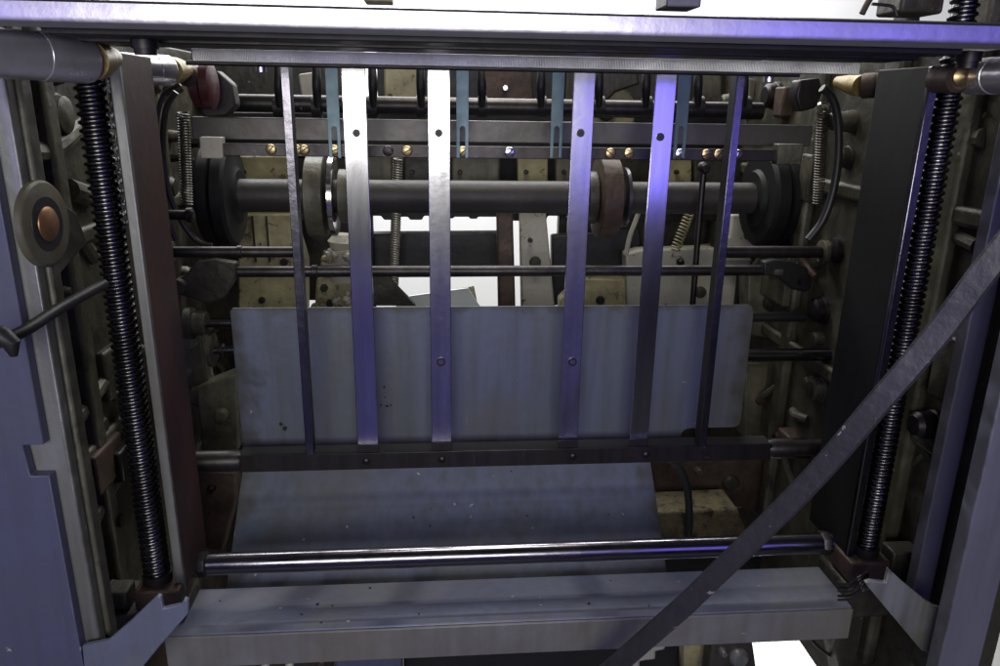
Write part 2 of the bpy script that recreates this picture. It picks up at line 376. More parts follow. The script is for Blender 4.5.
def block_thing(name, label, cat, parts, group=None):
    c = None
    t = None
    for nm, bx, m, bv in parts:
        a, e = bx
        if t is None: t = thing(name, label, cat, ((a[0]+e[0])/2, (a[1]+e[1])/2, min(a[2],e[2])), group)
        obj(nm, box(NB(), a, e), m, t, bv)
    return t
zb_ = ZB1-.011
block_thing('bearing_block', 'red brown bearing block under the left screw', 'bearing block',
  [('housing', ((XS1-.022,.825,zb_-.028),(XL+.004,.875,zb_)), RUST, .003),
   ('side_lug', ((XS1-.058,.83,zb_-.03),(XS1-.032,.86,zb_-.004)), CAST, .003),
   ('base_flange', ((XS1-.085,.82,zb_-.075),(XL+.006,.90,zb_-.031)), CAST, .006)], 'bearing blocks under the screws')
zb_ = ZB2-.011
block_thing('bearing_block', 'dark bearing block under the right screw', 'bearing block',
  [('housing', ((XR-.008,.825,zb_-.030),(XS2+.024,.875,zb_)), RUST, .003),
   ('side_lug', ((XS2+.028,.83,zb_-.04),(XS2+.07,.86,zb_+.01)), CASTD, .003),
   ('base_flange', ((XR-.012,.82,zb_-.085),(XS2+.09,.90,zb_-.033)), CASTD, .006)], 'bearing blocks under the screws')

# ================================================================== SHEET GUIDE GRILLE
YG = 1.0
pc = W(510,458,YG)
g = thing('guide_grille', 'grille of four wide and two narrow steel strips standing on a dark crossbar', 'grille', pc)
z1 = W(510,450,YG).z; z0 = W(510,466,YG).z
cbx = obj('crossbar', box(NB(), (W(238,460,YG).x,YG,z0), (W(772,452,YG).x,YG+.004,z1)), DARK, g, .0008)
obj('crossbar_flange', box(NB(), (W(238,460,YG).x,YG+.0045,z1-.004), (W(772,452,YG).x,YG+.032,z1-.0005)), BLACK, g, .0008)
zc = (z0+z1)/2; rr = px2m(22, W(210,460,YG))/2
obj('round_end', lathe(NB(), (W(186,460,YG).x,YG+.012,zc), (W(240,460,YG).x,YG+.012,zc), ((0,rr),(.96,rr),(1,rr*.9))), DARK, g)
obj('round_end', lathe(NB(), (W(825,460,YG).x,YG+.012,zc), (W(769,460,YG).x,YG+.012,zc), ((0,rr*.8),(.55,rr*.8),(.56,rr),(.9,rr),(1,rr*.85))), DARK, g)
for xt, yt, xb, yb, w, m in ((354,66,367,446,22,STRIP),(438,66,442,442,21,STRIPK),(583,66,570,438,20.5,STRIPK),(665,66,641,440,20,STRIP)):
    s = vflat('wide_strip', xt, yt, xb, yb, YG+.006, w, .0035, m, g)
    # the end tongue bolted down on the crossbar
    Xs = wl(s).x; ww = px2m(w, Vector((Xs,YG,-.4)))/2
    obj('strip_foot', box(NB(), (Xs-ww,YG+.0040,z1-.006), (Xs+ww,YG+.0058,z1+.012)), DARK, s, .0006)
    yy = 133 if xt < 600 else 137
    for yh, mm in ((yy, BLACK), (362, STRIP)):
        if yh == 362 and xt not in (438,583): continue
        px = xt+(xb-xt)*(yh-yt)/(yb-yt)
        c = W(px, yh, YG+.005); rad = px2m(8 if yh<200 else 9, c)/2
        h = obj('countersunk_screw', lathe(NB(), c+Vector((0,.002,0)), c+Vector((0,-.0004,0)), ((0,rad),(1,rad))), DARK, s)
        obj('screw_core', lathe(NB(), c+Vector((0,.001,0)), c+Vector((0,-.001,0)), ((0,rad*.6),(1,rad*.55))), mm, h)
for px in (366,442,573,646):
    c = W(px, 458, YG); rad = px2m(8,c)/2
    obj('rivet', lathe(NB(), (c.x,YG+.001,zc), (c.x,YG-.002,zc), ((0,rad),(.4,rad*.9),(1,rad*.4))), DARK, g)
# narrow L-shaped strips, seen nearly edge on
for xt, yt, xb, yb, sgn in ((286,66,311,448,1),(735,75,703,441,-1)):
    a = W(xt,yt,YG); e = W(xb,yb,YG); X = (a.x+e.x)/2
    s = obj('narrow_strip', box(NB(), (X-.0052,YG-.012,e.z-.006), (X+.0052,YG-.009,a.z)), EDGE, g, .0006)
    obj('strip_web', box(NB(), (X-sgn*.0050,YG-.0088,e.z-.006), (X-sgn*.0022+sgn*.009,YG+.010,a.z)) if False else
        box(NB(), (X+sgn*.0018,YG-.0088,e.z-.006), (X+sgn*.0050,YG+.012,a.z)), BLACK, s, .0006)

# ================================================================== SLOTTED SPRING STRIPS + SCREW BAR
YB = 1.10
t = thing('screw_bar', 'dark square bar carrying a row of slotted brass screws', 'bar', W(490,152,YB))
xflat('bar_body', 205, 790, 146.5, 158.5, YB, .012, DARK, t, .001, xr=490)
ANG = [.9,.4,.6,.3,-.4,.5,.6,.7,-.6,.4,.8,.3,.9,1.2]
for i,(px,m) in enumerate(((271,BRASS),(296.5,BRASS),(304,BRASS),(334,BRASS),(388,DARK),(407,BRASS),(463,BRASS),(509.5,CHROME),(610.5,BRASS),(629,BRASS),(680,CHROME),(706.5,BRASS),(718.5,BRASS),(738,CHROME))):
    py = 149.5+(px-271)*.0115
    screwhead('slotted_screw', px, py, YB-.0015, 10.5, m, t, ANG[i])
blk('end_block', 199, 137, 223, 158.5, YB-.006, .02, SPECK, t, .0015)
blk('end_block', 779, 144, 801, 165, YB-.006, .02, CAST, t, .0015)

for xt, xb, side in ((332,334,''),(462,463,''),(559,556,''),(686,680,'')):
    a = W(xt,66,YB-.008); e = W(xb,158,YB-.008); X = (a.x+e.x)/2; w = px2m(12.5,a)/2; Ys = YB-.006
    zs1 = W(xb,126,Ys).z; zs0 = W(xb,147,Ys).z; ze = W(xb,158,Ys).z
    b = NB(); sw = w*.45
    # outline with an open slot at the bottom end
    pts = [(X-w,a.z),(X-w,ze),(X-sw,ze),(X-sw,zs1-.004)]
    for k in range(5): q = math.pi*k/4; pts.append((X-sw*math.cos(q), zs1-.004+sw*math.sin(q)))
    pts += [(X+sw,ze),(X+w,ze),(X+w,a.z)]
    prism(b, [(x,Ys,z) for x,z in pts], (0,.002,0))
    n = {332:'leftmost of the slotted blue grey spring strips, just left of the first wide strip',
         462:'slotted blue grey spring strip right beside the second wide strip',
         559:'slotted blue grey spring strip just left of the third wide strip',
         686:'rightmost slotted blue grey spring strip, behind the fourth wide strip'}[xt]
    tag(obj('spring_strip', b, SLOT, None, .0003), n, 'strip', 'slotted strips on the screw bar')

# ================================================================== BARS AND SHAFTS BEHIND
t = thing('flat_crossbar', 'broad grey brown flat bar running behind the strips above the screw bar', 'bar', W(500,134,1.16))
xflat('bar_body', 192, 812, 121, 143, 1.16, .014, BAR, t, .0015, xr=500)
c0 = W(200,130,1.16)

t = thing('finger_shaft', 'dark round shaft with black fingers hanging over it near the top', 'shaft', W(480,106,1.24))
xrod('shaft_body', 232, 762, 107, 1.24, 17, DARK, t, xr=490)
for px in (278,316,372,420,481,542,600,647,699,745):
    s = 1 if px < 500 else -1
    a = W(px, 66, 1.20); m_ = W(px+s, 88, 1.19); e = W(px+s, 106, 1.215)
    f = obj('finger', tube(NB(), smoothpath([a, m_, e], 4), [.006,.0062,.0066,.007,.007,.0065,.006,.005,.004], 12), BLACK, t)
    q = W(px+s,107,1.24); obj('finger_collar', cyl(NB(), q-Vector((.007,0,0)), q+Vector((.007,0,0)), .0168), BLACK, f)

# main cam shaft
YR = 1.38
cS = W(500,197,YR)
t = thing('cam_shaft', 'thick dark round shaft with cams and end drums across the middle of the machine', 'shaft', cS)
rS = px2m(32,cS)/2
XA = W(206,197,YR).x; XB = W(800,197,YR).x
obj('shaft_body', cyl(NB(), (XA,YR,cS.z), (XB,YR,cS.z), rS, n=40), SHAFT, t)
def disc(name, px, dpx, thpx, m, parent, yoff=0, prof=None):
    X = W(px,197,YR).x; r = px2m(dpx,cS)/2; th = px2m(thpx,cS)/2
    return obj(name, lathe(NB(), (X-th,YR,cS.z+yoff), (X+th,YR,cS.z+yoff), prof(r) if prof else ((0,r*.96),(.05,r),(.95,r),(1,r*.96)), 56), m, parent)
disc('cam', 318, 78, 18, CAST, t); disc('cam_disc', 334, 78, 5, CHROME, t); disc('cam_hub', 346, 52, 12, CAST, t)
disc('cam', 606, 80, 20, RUST, t); disc('cam_disc', 624, 60, 3.5, LAV, t); disc('cam_hub', 590, 52, 10, CASTD, t)
dr = lambda r: ((0,r*.55),(.1,r*.6),(.12,r*.93),(.2,r),(.45,r),(.5,r*.88),(.55,r),(.8,r),(.88,r*.93),(.9,r*.6),(1,r*.5))
disc('end_drum', 222, 98, 36, BLACKM, t, prof=dr); disc('end_drum', 772, 98, 44, BLACKM, t, prof=dr)

# tie rods
def rod_thing(name, label, cat, x0, x1, y, Y, d, m, collars=(), group='cross rods inside the machine', xr=None):
    xr = (x0+x1)/2 if xr is None else xr
    t = thing(name, label, cat, W(xr,y,Y), group)
    xrod('rod_body', x0, x1, y, Y, d, m, t, xr=xr)
    z = W(xr,y,Y).z
    for px, dd, w in collars:
        X = W(px,y,Y).x; r = px2m(dd,W(px,y,Y))/2; h = px2m(w,W(px,y,Y))/2
        obj('collar', lathe(NB(), (X-h,Y,z), (X+h,Y,z), ((0,r*.9),(.1,r),(.9,r),(1,r*.9))), CAST if dd > 16 else m, t)
    return t
rod_thing('cross_rod', 'long thin dark rod running just above the grey plate from side to side', 'rod', 208, 778, 271, 1.25, 11, DARK, ((212,16,8),(315,14,6),(775,18,10)), xr=490)
rod_thing('cross_rod', 'short dark rod at the left, ending at the left narrow strip', 'rod', 160, 300, 252, 1.12, 11, DARK, ((168,22,10),(240,13,5)))
rod_thing('cross_rod', 'short dark rod at the right, between the right narrow strip and the wall', 'rod', 718, 832, 252, 1.20, 12, DARK, ((824,24,7),(722,14,6)))
rod_thing('cross_rod', 'stubby black rod poking out beside the top right corner of the grey plate', 'rod', 742, 804, 317, 1.22, 10, BLACK, ())
rod_thing('cross_rod', 'pale steel rod sticking out right of the grey plate', 'rod', 735, 836, 355, 1.16, 13, EDGE, ((834,18,4),))
rod_thing('cross_rod', 'short pale rod left of the grey plate with a knob on its end', 'rod', 196, 245, 323, 1.20, 9, EDGE, ((200,24,14),(190,32,8)))
rod_thing('cross_rod', 'small steel pin with a serrated wheel left of the grey plate', 'rod', 207, 236, 350, 1.20, 8, EDGE, ((212,34,5),(222,14,4)))
rod_thing('cross_rod', 'short grey rod behind the left coil spring', 'rod', 150, 194, 215, 1.22, 10, DARK, ((190,15,6),))

# crank levers on the long rod
def lever(name, label, pts, w, Y, m, group=None):
    b = tube(NB(), smoothpath([W(x,y,Y+dy) for x,y,dy in pts], 6), w, 12)
    return tag(obj(name, b, m), label, 'lever', group)
def swept(name, pix, Ys, w, m, parent=None):
    P = smoothpath([W(x,y,Y) for (x,y),Y in zip(pix, Ys)], 6)
    return obj(name, tube(NB(), P, w, 12), m, parent)
cr = thing('crank_lever', 'black bent crank lever at the right end of the long rod', 'lever', W(790,280,1.25), 'crank levers')
b = poly(NB(), [(764,262),(776,260),(792,262),(808,268),(812,288),(806,292),(794,290),(778,278),(764,275)], 1.235, .02); obj('lever_arm', b, BLACK, cr, .003)
cc = W(803,280,1.235); obj('pivot', cyl(NB(), cc-Vector((0,.012,0)), cc+Vector((0,.02,0)), .010), DARK, cr)
cr = thing('crank_lever', 'dark bent crank lever at the left end of the long rod', 'lever', W(195,285,1.25), 'crank levers')
b = poly(NB(), [(172,282),(184,276),(196,262),(214,260),(236,263),(236,278),(224,298),(208,304),(190,298),(174,294)], 1.235, .02); obj('lever_arm', b, CASTD, cr, .003)
cc = W(180,285,1.235); obj('pivot', cyl(NB(), cc-Vector((0,.014,0)), cc+Vector((0,.02,0)), .011), CAST, cr)

# ================================================================== SPRINGS
def spring(label, a, b_, r, wire, turns, m=SPRING, hooks=True, group='coil springs'):
    t = thing('coil_spring', label, 'spring', b_, group)
    obj('coil', coil(NB(), a, b_, r, wire, turns), m, t)
    if hooks:
        d = (a-b_).normalized()
        for p, s in ((a,1),(b_,-1)):
            P = [p+Vector((r,0,0))*0]+[p+d*s*r*(1.1+1.1*math.sin(q))+Vector((math.cos(q)*r*.8,0,0)) for q in [x*math.pi/5-math.pi/2 for x in range(8)]]
            obj('hook', tube(NB(), P, wire*1.1, 8), m, t)
    return t
a = W(183,112,1.16); e = W(187,204,1.16)
spring('left coil spring hanging under the red cap', a, e, px2m(11,a)/2, .0014, 34)
a = W(823,112,1.20); e = W(818,204,1.20)
spring('right coil spring beside the curved black hose', a, e, px2m(10,a)/2, .0014, 34)
a = W(398,158,1.55); e = W(393,304,1.55)
spring('long thin grey spring hanging behind the first two wide strips', a, e, px2m(8.5,a)/2, .0024, 62, hooks=False, m=SPRINGL)
a = W(690,212,1.5); e = W(675,250,1.48)
spring('short pale spring slanting behind the right wide strip', a, e, px2m(9,a)/2, .0018, 12, hooks=False, m=CREAM)
t = thing('spring_pin', 'bright pin head holding the top of the right coil spring', 'pin', W(822,107,1.19))
c = W(822,106,1.185); obj('pin_head', lathe(NB(), c+Vector((.01,0,0)), c-Vector((.008,0,0)), ((0,.004),(.2,.0065),(.8,.0065),(1,.003))), CHROME, t)

# ================================================================== RED CAP and neighbours
c = W(203,86,1.12)
t = thing('red_round_cap', 'dark red round cap beside the top of the left coil spring', 'cap', c)  # a plain round cap, no pulley wheel
obj('cap_body', lathe(NB(), c+Vector((-.014,0,0)), c+Vector((.016,0,0)), ((0,.022),(.1,.028),(.45,.028),(.5,.025),(.55,.031),(.9,.031),(1,.024)), 36), RED, t)
q = W(189,76,1.10); obj('cap_boss', lathe(NB(), q+Vector((0,-.014,0)), q+Vector((0,.012,0)), ((0,.008),(.2,.014),(1,.015))), RUST, t)
obj('cap_hole', lathe(NB(), q+Vector((0,-.0150,0)), q+Vector((0,-.010,0)), ((0,.005),(1,.005))), BLACK, t)
b = poly(NB(), [(216,70),(232,84),(236,106),(226,116),(206,118),(200,112),(214,100)], 1.17, .03)
tag(obj('grey_bracket', b, SHAFT, None, .003), 'dark grey bracket tucked right of the red cap', 'bracket')
b = poly(NB(), [(800,80),(820,78),(823,92),(816,108),(800,112),(796,96)], 1.22, .03)
tag(obj('grey_bracket', b, DARK, None, .003), 'dark bracket left of the top of the right coil spring', 'bracket')

# hoses (long curved black ones at both sides)
def hose(label, pts, Y, r, m=RUBBER, name='curved_hose'):
    P = smoothpath([W(x,y,Y+(p[0] if p else 0)) for x,y,*p in pts], 8)
    return tag(obj(name, tube(NB(), P, r, 12), m), label, 'hose', 'hoses')
hose('black hose looping right of the right coil spring', [(822,88),(832,98),(838,122),(838,160),(832,196),(822,222),(808,240)], 1.12, .0062)
hose('thin black hose curving behind the left coil spring', [(176,92),(166,110),(163,145),(167,185),(178,215),(196,240),(212,246)], 1.26, .0048)
hose('outer black hose arching close to the red brown channel', [(180,84),(163,96),(156,130),(157,170),(164,210),(176,240)], 1.2, .0035)
hose('black hose hanging behind the crossbar right of the lower plate', [(664,455),(678,466),(686,484),(689,508),(688,540)], 1.2, .0072)
hose('thin cable drooping to the floor at the bottom right', [(806,625),(812,640),(822,650),(835,658),(850,668)], .95, .0028)
for k,(dx,col) in enumerate(((0,0),(4,0),(8,0),(12,0))):
    pass

# ================================================================== GREY PLATES
YP = 1.08
P1 = [(232,309),(240,307),(500,306),(744,305),(751,308),(752,314),(743,424),(738,429),(715,430),(704,428),(684,428),(676,431),(674,443),(240,448)]
Z1 = WZ
zt_ = W(490,306.5,YP).z; zb_ = W(490,444,YP).z
def upx(px,py): return W(px,py,YP)
xa = (W(232,310,YP).x+W(240,440,YP).x)/2; xb = (W(752,312,YP).x+W(742,425,YP).x)/2
zc_ = W(745,427,YP).z
pts = [(xa,zt_-.004),(xa+.004,zt_)]
pts += [(xb-.010,zt_),(xb-.003,zt_-.003),(xb,zt_-.010),(xb,zc_+.010),(xb-.003,zc_+.003),(xb-.010,zc_)]
xn = W(688,428,YP).x
pts += [(xn+.004,zc_),(xn-.006,zc_-.003),(xn-.010,zc_-.010),(xn-.010,zb_-.012),(xa,zb_-.012)]
b = prism(NB(), [(x,YP,z) for x,z in pts], (0,.003,0))
t = thing('deflector_plate', 'upright grey sheet metal plate with a rounded notched corner behind the strips', 'plate', (xa,YP,zb_), 'grey deflector plates')
up = obj('plate_sheet', b, PLATE, t, .0006)
# small black spots of wear (the flaked paint right of the first wide strip)
for px, py, r_ in ((384,387,.0022),(385,397,.0016),(381,405,.0018),(387,406,.0028),(391,405,.0018),(285,428,.0045),(281,424,.003)):
    c = upx(px,py); v = []
    n = 9
    q = [(c.x+r_*random.uniform(.6,1.2)*math.cos(2*math.pi*i/n), YP-.0008, c.z+r_*random.uniform(.6,1.2)*math.sin(2*math.pi*i/n)) for i in range(n)]
    obj('paint_chip', prism(NB(), q, (0,.0006,0)), BLACK, t)

# lower sloping plate
p = [W(244,471,1.06), W(649,462,1.06)]
q0 = [W(226,590,.93), W(667,574,.93)]
zt_ = (p[0].z+p[1].z)/2; zq = (q0[0].z+q0[1].z)/2
x0 = (p[0].x+q0[0].x)/2; x1 = (p[1].x+q0[1].x)/2
nrm = Vector((0, -(zt_-zq), .13)).normalized()
b = prism(NB(), [(p[0].x,1.06,zt_+.012),(p[1].x,1.06,zt_+.012),(q0[1].x,.93,zq),(q0[0].x,.93,zq)], -nrm*.003*(1 if nrm.y<0 else -1))
tag(obj('deflector_plate', b, PLATE, None, .0006), 'lower sloping grey plate with pale scuffs below the crossbar', 'plate', 'grey deflector plates')

def scuffs(parent, n, seed, pt, nr, m, rmax):
    rg = random.Random(seed)
    for i in range(n):
        c = pt(rg.random(), rg.random()); r_ = rmax*rg.uniform(.25,1); e1 = Vector((1,0,0)); e2 = nr.cross(e1).normalized()
        ang = rg.uniform(0,3.1); el = rg.uniform(.3,1); k = rg.randint(7,11)
        q = []
        for a_ in range(k):
            f = rg.uniform(.6,1.2)*r_; x = math.cos(2*math.pi*a_/k)*f; y = math.sin(2*math.pi*a_/k)*f*el
            q.append(c+nr*.0004+e1*(x*math.cos(ang)-y*math.sin(ang))+e2*(x*math.sin(ang)+y*math.cos(ang)))
        obj('paint_chip', prism(NB(), q, nr*.0004), m, parent)
DUSTM = mat('bare_metal_scuff', (.36,.36,.36), .3, .5, (.2,.2,.2), 60, .5, .1, 90)
xz = [o_ for o_ in bpy.data.objects if o_.get('label','').startswith('lower sloping')][0]
nn = nrm if nrm.y < 0 else -nrm
nn = Vector((0, -(zt_-zq), .13)).normalized()
lowpt = lambda u,v: Vector((p[0].x+.02+(p[1].x-p[0].x-.04)*u, 1.06+(.93-1.06)*v, zt_+.012+(zq-zt_-.012)*v))
nn = Vector((1,0,0)).cross(Vector((0,.13,zt_+.012-zq))).normalized()
if nn.z < 0: nn = -nn
scuffs(xz, 9, 3, lowpt, nn, DUSTM, .0045); scuffs(xz, 7, 8, lowpt, nn, BLACK, .0028)
# ================================================================== FRONT BEAM
YF = .80
zt_ = W(500,622,YF).z
yb_ = WZ(500,578,zt_).y
zl = W(500,653,YF).z
xl = W(165,640,YF).x; xr_ = W(852,612,YF).x
t = thing('front_beam', 'broad grey painted angle beam across the bottom of the machine', 'beam', (xl,YF,zl))
obj('beam_top', box(NB(), (xl,YF+.001,zt_-.006), (xr_,yb_,zt_)), BEAMM, t, .0016)
obj('beam_front', box(NB(), (xl,YF-.003,zl), (xr_,YF+.0005,zt_-.0015)), BEAMF, t, .0016)
bt = [c_ for c_ in t.children if c_.name.startswith('beam_top')][0]
bpt = lambda u,v: Vector((xl+.03+(xr_-xl-.06)*u, YF+.01+(yb_-YF-.02)*v, ZT_))
ZT_ = zt_
scuffs(bt, 10, 21, bpt, Vector((0,0,1)), DUSTM, .003); scuffs(bt, 12, 22, bpt, Vector((0,0,1)), BLACK, .0028)
ZBT = zt_
# chrome rod over it
t = rod_thing('chrome_rod', 'polished chrome rod running low across the front above the grey beam', 'rod', 200, 828, 554, .85, 21, CHROMD, (), group=None, xr=500)
z = W(500,554,.85).z
for px, dd in ((203,28),(822,25)):
    X = W(px,554,.85).x; obj('end_nut', lathe(NB(), (X-.006,.85,z), (X+.006,.85,z), ((0,.015),(.2,.0165),(.8,.0165),(1,.014)), 8), DARK, t)

# ================================================================== DIAGONAL BAR
a = W(1080,158,.57); m_ = W(905,372,.56); k1 = W(686,604,.685); e = W(572,704,.74)
t = thing('diagonal_bar', 'lavender grey diagonal bar crossing the lower right in front of everything', 'bar', e)
P = smoothpath([a, W(992,262,.59), W(938,333,.605), W(880,401,.62), W(802,490,.645), k1], 8)
def sweepbox(bm, P, w, th):
    rings = []
    for i, p_ in enumerate(P):
        d = (P[min(i+1,len(P)-1)]-P[max(i-1,0)]).normalized()
        v = -p_.normalized(); s = d.cross(v).normalized(); u = s.cross(d).normalized()
        ww = w*.5; tt = th*.5
        rings.append([bm.verts.new(p_+s*x*ww+u*y*tt) for x,y in ((-1,-.5),(-.8,-1),(.8,-1),(1,-.5),(1,.5),(.8,1),(-.8,1),(-1,.5))])
    for A, B in zip(rings, rings[1:]):
        for i in range(8): bm.faces.new((A[i],A[(i+1)%8],B[(i+1)%8],B[i]))
    bm.faces.new(rings[0][::-1]); bm.faces.new(rings[-1]); return bm
obj('bar_upper', sweepbox(NB(), P, .0228, .010), LAV, t, smooth=.5)
k0 = k1.lerp(e, -.05)
obj('bar_lower', sweepbox(NB(), [k1.lerp(e,-.006), k1.lerp(e,.5), e], .0232, .013), LAV, t, smooth=.5)

# black lever at the left
t = thing('hand_lever', 'dark lever rod entering from the left edge below the bronze bearing', 'lever', W(10,335,.66))
obj('lever_rod', tube(NB(), smoothpath([W(-30,352,.62), W(20,333,.66), W(60,308,.72), W(104,284,.79)], 6), .0055, 14), BLACK, t)
obj('lever_knob', tube(NB(), [W(-16,330,.62),W(-8,332,.62),W(2,336,.62),W(12,344,.62),W(14,356,.62)], [.006,.008,.0085,.007,.003], 14), BLACK, t)

# ================================================================== HOOKS
def hook(label, pix, Y, th, m):
    b = poly(NB(), pix, Y, th); tag(obj('hook', b, m, None, .0012), label, 'hook', 'hook plates at the bottom corners')
hook('notched grey hook plate at the bottom left corner', [(82,646),(108,641),(130,622),(157,596),(161,597),(163,609),(181,605),(184,599),(188,601),(188,614),(160,646),(134,678),(86,690)], .70, .006, BEAMM)
hook('notched pale grey hook plate at the bottom right', [(889,569),(903,582),(925,600),(936,607),(946,609),(943,648),(936,655),(922,651),(896,620),(865,583),(871,581),(886,583)], .70, .006, MILL)

# ================================================================== SIDE FRAMES
XW = -.50; XV = .665
def onwall(px,py,X): return WX(px,py,X)
# ---- left
fl = thing('side_casting', 'left cast iron side frame with blue grey front and milled pale edge', 'frame', (XW,.75,FLZ), 'side frames of the machine')
obj('side_wall', box(NB(), (XW-.04,.80,FLZ+.01), (XW,2.1,.09)), CAST, fl, .003)
# blue front and milled strip
Yb = .70
xe = (W(0,205,Yb).x+W(82,655,Yb).x)/2
zn1 = W(40,445,Yb).z; zn0 = W(40,476,Yb).z
xs0 = W(25,460,Yb).x
b = NB()
prism(b, [(xe-.35,Yb,.1),(xe,Yb,.1),(xe,Yb,zn1),(xs0,Yb,zn1),(xs0+.002,Yb,zn0),(xe,Yb,zn0),(xe,Yb,FLZ+.02),(xe-.35,Yb,FLZ+.02)], (0,.012,0))
obj('blue_front', b, BLUE, fl, .001)
Ym = .713
xm = (W(20,165,Ym).x+W(95,610,Ym).x)/2
obj('milled_edge', box(NB(), (xe-.05,Ym,FLZ+.02), (xm,Ym+.014,.1)), MILL, fl, .002)
obj('inner_flange', box(NB(), (xm-.004,Ym+.015,FLZ+.02), (xm+.004,.748,.1)), CAST, fl, .003)
obj('bearing_web', prism(NB(), [(xm-.004,.744,W(60,190,.75).z),(xm-.004,.80,W(60,215,.78).z),(xm-.004,.815,W(60,245,.8).z),(xm-.004,.744,W(60,275,.75).z)], (.007,0,0)), CAST, fl, .003)
# bearing boss
# facing disc turned toward the opening
n_ = Vector((1,-.06,0)).normalized(); cb = Vector((xm+.007, .728, W(44,224,.728).z))
ring = obj('bearing_ring', lathe(NB(), cb-n_*.006, cb+n_*.001, ((0,.040),(.6,.040),(.9,.0385),(1,.037)), 64), RINGM, fl)
obj('bearing_bore', lathe(NB(), cb+n_*.0, cb+n_*.0016, ((0,.0255),(1,.025)), 48), BLACK, ring)
obj('bronze_shaft', lathe(NB(), cb+n_*.001, cb+n_*.006, ((0,.0165),(.3,.016),(.75,.013),(.8,.009),(1,.007)), 40), BRONZE, ring)
# ribs drawn on the wall
def rib(pix, X, r, m, parent, sx=1):
    P = smoothpath([WX(x,y,X) for x,y in pix], 5); return obj('rib', tube(NB(), P, r, 10), m, parent)
rib([(62,432),(84,408),(108,372)], XW, .012, CAST, fl)
rib([(92,520),(108,490),(126,462)], XW, .012, CAST, fl)
rib([(20,152),(50,150),(75,130),(95,118)], XW, .014, CAST, fl)
rib([(60,215),(78,238),(92,258)], XW, .012, CAST, fl)
rib([(68,190),(88,196)], XW, .016, CAST, fl)
for px, py in ((76,342),(85,391),(110,395),(62,292)):
    c = WX(px,py,XW); obj('boss', lathe(NB(), c+Vector((-.005,0,0)), c+Vector((.013,0,0)), ((0,.010),(.6,.009),(1,.006)), 20), CAST, fl)
for y0_, y1_ in ((.86,.90),(1.02,1.05),(1.20,1.235),(1.42,1.45)):
    obj('upright_rib', box(NB(), (XW-.002,y0_,-.82), (XW+.018,y1_,.14)), CAST, fl, .006)
obj('long_rib', box(NB(), (XW-.002,.82,-.20), (XW+.014,2.0,-.175)), CAST, fl, .006)
obj('long_rib', box(NB(), (XW-.002,.82,-.50), (XW+.014,2.0,-.475)), CAST, fl, .006)
def wallbits(parent, X, s, y0, y1, z0, z1, n, seed):
    rg = random.Random(seed)
    for i in range(n):
        y = rg.uniform(y0,y1); z = rg.uniform(z0,z1); k = rg.random(); m = rg.choice((CAST,CAST,CASTD,RUST,DARK))
        if k < .38:
            r = rg.uniform(.008,.026); h = rg.uniform(.01,.04)
            obj('boss', lathe(NB(), (X-s*.004,y,z), (X+s*h,y,z), ((0,r*1.2),(.35,r*1.1),(.4,r),(.85,r*.95),(1,r*.7)), 24), m, parent)
        elif k < .62:
            a_, c_ = rg.uniform(.015,.05), rg.uniform(.012,.05)
            obj('pad', box(NB(), (X-s*.004,y-a_,z-c_), (X+s*rg.uniform(.01,.035),y+a_,z+c_)), m, parent, .004)
        elif k < .82:
            r = rg.uniform(.005,.008)
            t_ = obj('bolt', lathe(NB(), (X-s*.004,y,z), (X+s*.024,y,z), ((0,r*1.6),(.5,r*1.6),(.5,r*1.4),(1,r*1.3)), 6), DARK, parent)
        else:
            r = rg.uniform(.006,.012); dy = rg.uniform(-.12,.12); dz = rg.uniform(-.12,.12)
            obj('rib', tube(NB(), [(X,y,z),(X+s*.01,y+dy*.5,z+dz*.5),(X,y+dy,z+dz)], r, 10), m, parent)
wallbits(fl, XW, 1, 1.08, 1.75, -.60, .06, 46, 5); wallbits(fl, XW, 1, .82, 1.05, -.62, .05, 16, 15)
# ---- right
fr = thing('side_casting', 'right cast iron side frame with two pale lavender grey upright edges', 'frame', (XV,.75,FLZ), 'side frames of the machine')
yc_ = WX(838,650,XV).y
obj('side_wall', prism(NB(), [(XV,.80,FLZ+.01),(XV,yc_,FLZ+.01),(XV,yc_,-.95),(XV,2.1,-.95),(XV,2.1,.09),(XV,.80,.09)], (.04,0,0)), CAST, fr, .003)
Ym = .80
xq = (W(985,165,Ym).x+W(912,560,Ym).x)/2
obj('milled_edge', box(NB(), (xq,Ym-.02,-.62), (xq+.026,Ym-.002,.1)), LILAC, fr, .002)
Yp = .66
xq2 = (W(976,496,Yp).x+W(940,666,Yp).x)/2
zq2 = W(1000,372,Yp).z
obj('front_panel', box(NB(), (xq2,Yp,-.9), (xq2+.050,Yp+.02,.05)), LILAC, fr, .002)
obj('inner_flange', box(NB(), (xq+.03,.70,-.9), (xq+.06,.80,.1)), CASTD, fr, .003)
rib([(935,232),(955,236),(978,246)], XV, .010, CAST, fr)
rib([(945,150),(965,140),(985,138)], XV, .012, CAST, fr)
rib([(905,425),(925,445),(940,470)], XV, .010, CASTD, fr)
rib([(895,478),(915,462),(932,448)], XV, .005, CAST, fr)
for y0_, y1_ in ((.90,.93),(1.06,1.10),(1.28,1.31)):
    obj('upright_rib', box(NB(), (XV-.018,y0_,-.82), (XV+.002,y1_,.14)), CAST, fr, .006)
obj('long_rib', box(NB(), (XV-.014,.82,-.14), (XV+.002,2.0,-.115)), CAST, fr, .006)
obj('long_rib', box(NB(), (XV-.014,.82,-.44), (XV+.002,2.0,-.415)), CAST, fr, .006)
wallbits(fr, XV, -1, 1.12, 1.8, -.62, .06, 52, 9); wallbits(fr, XV, -1, .84, 1.1, -.62, .05, 12, 19)

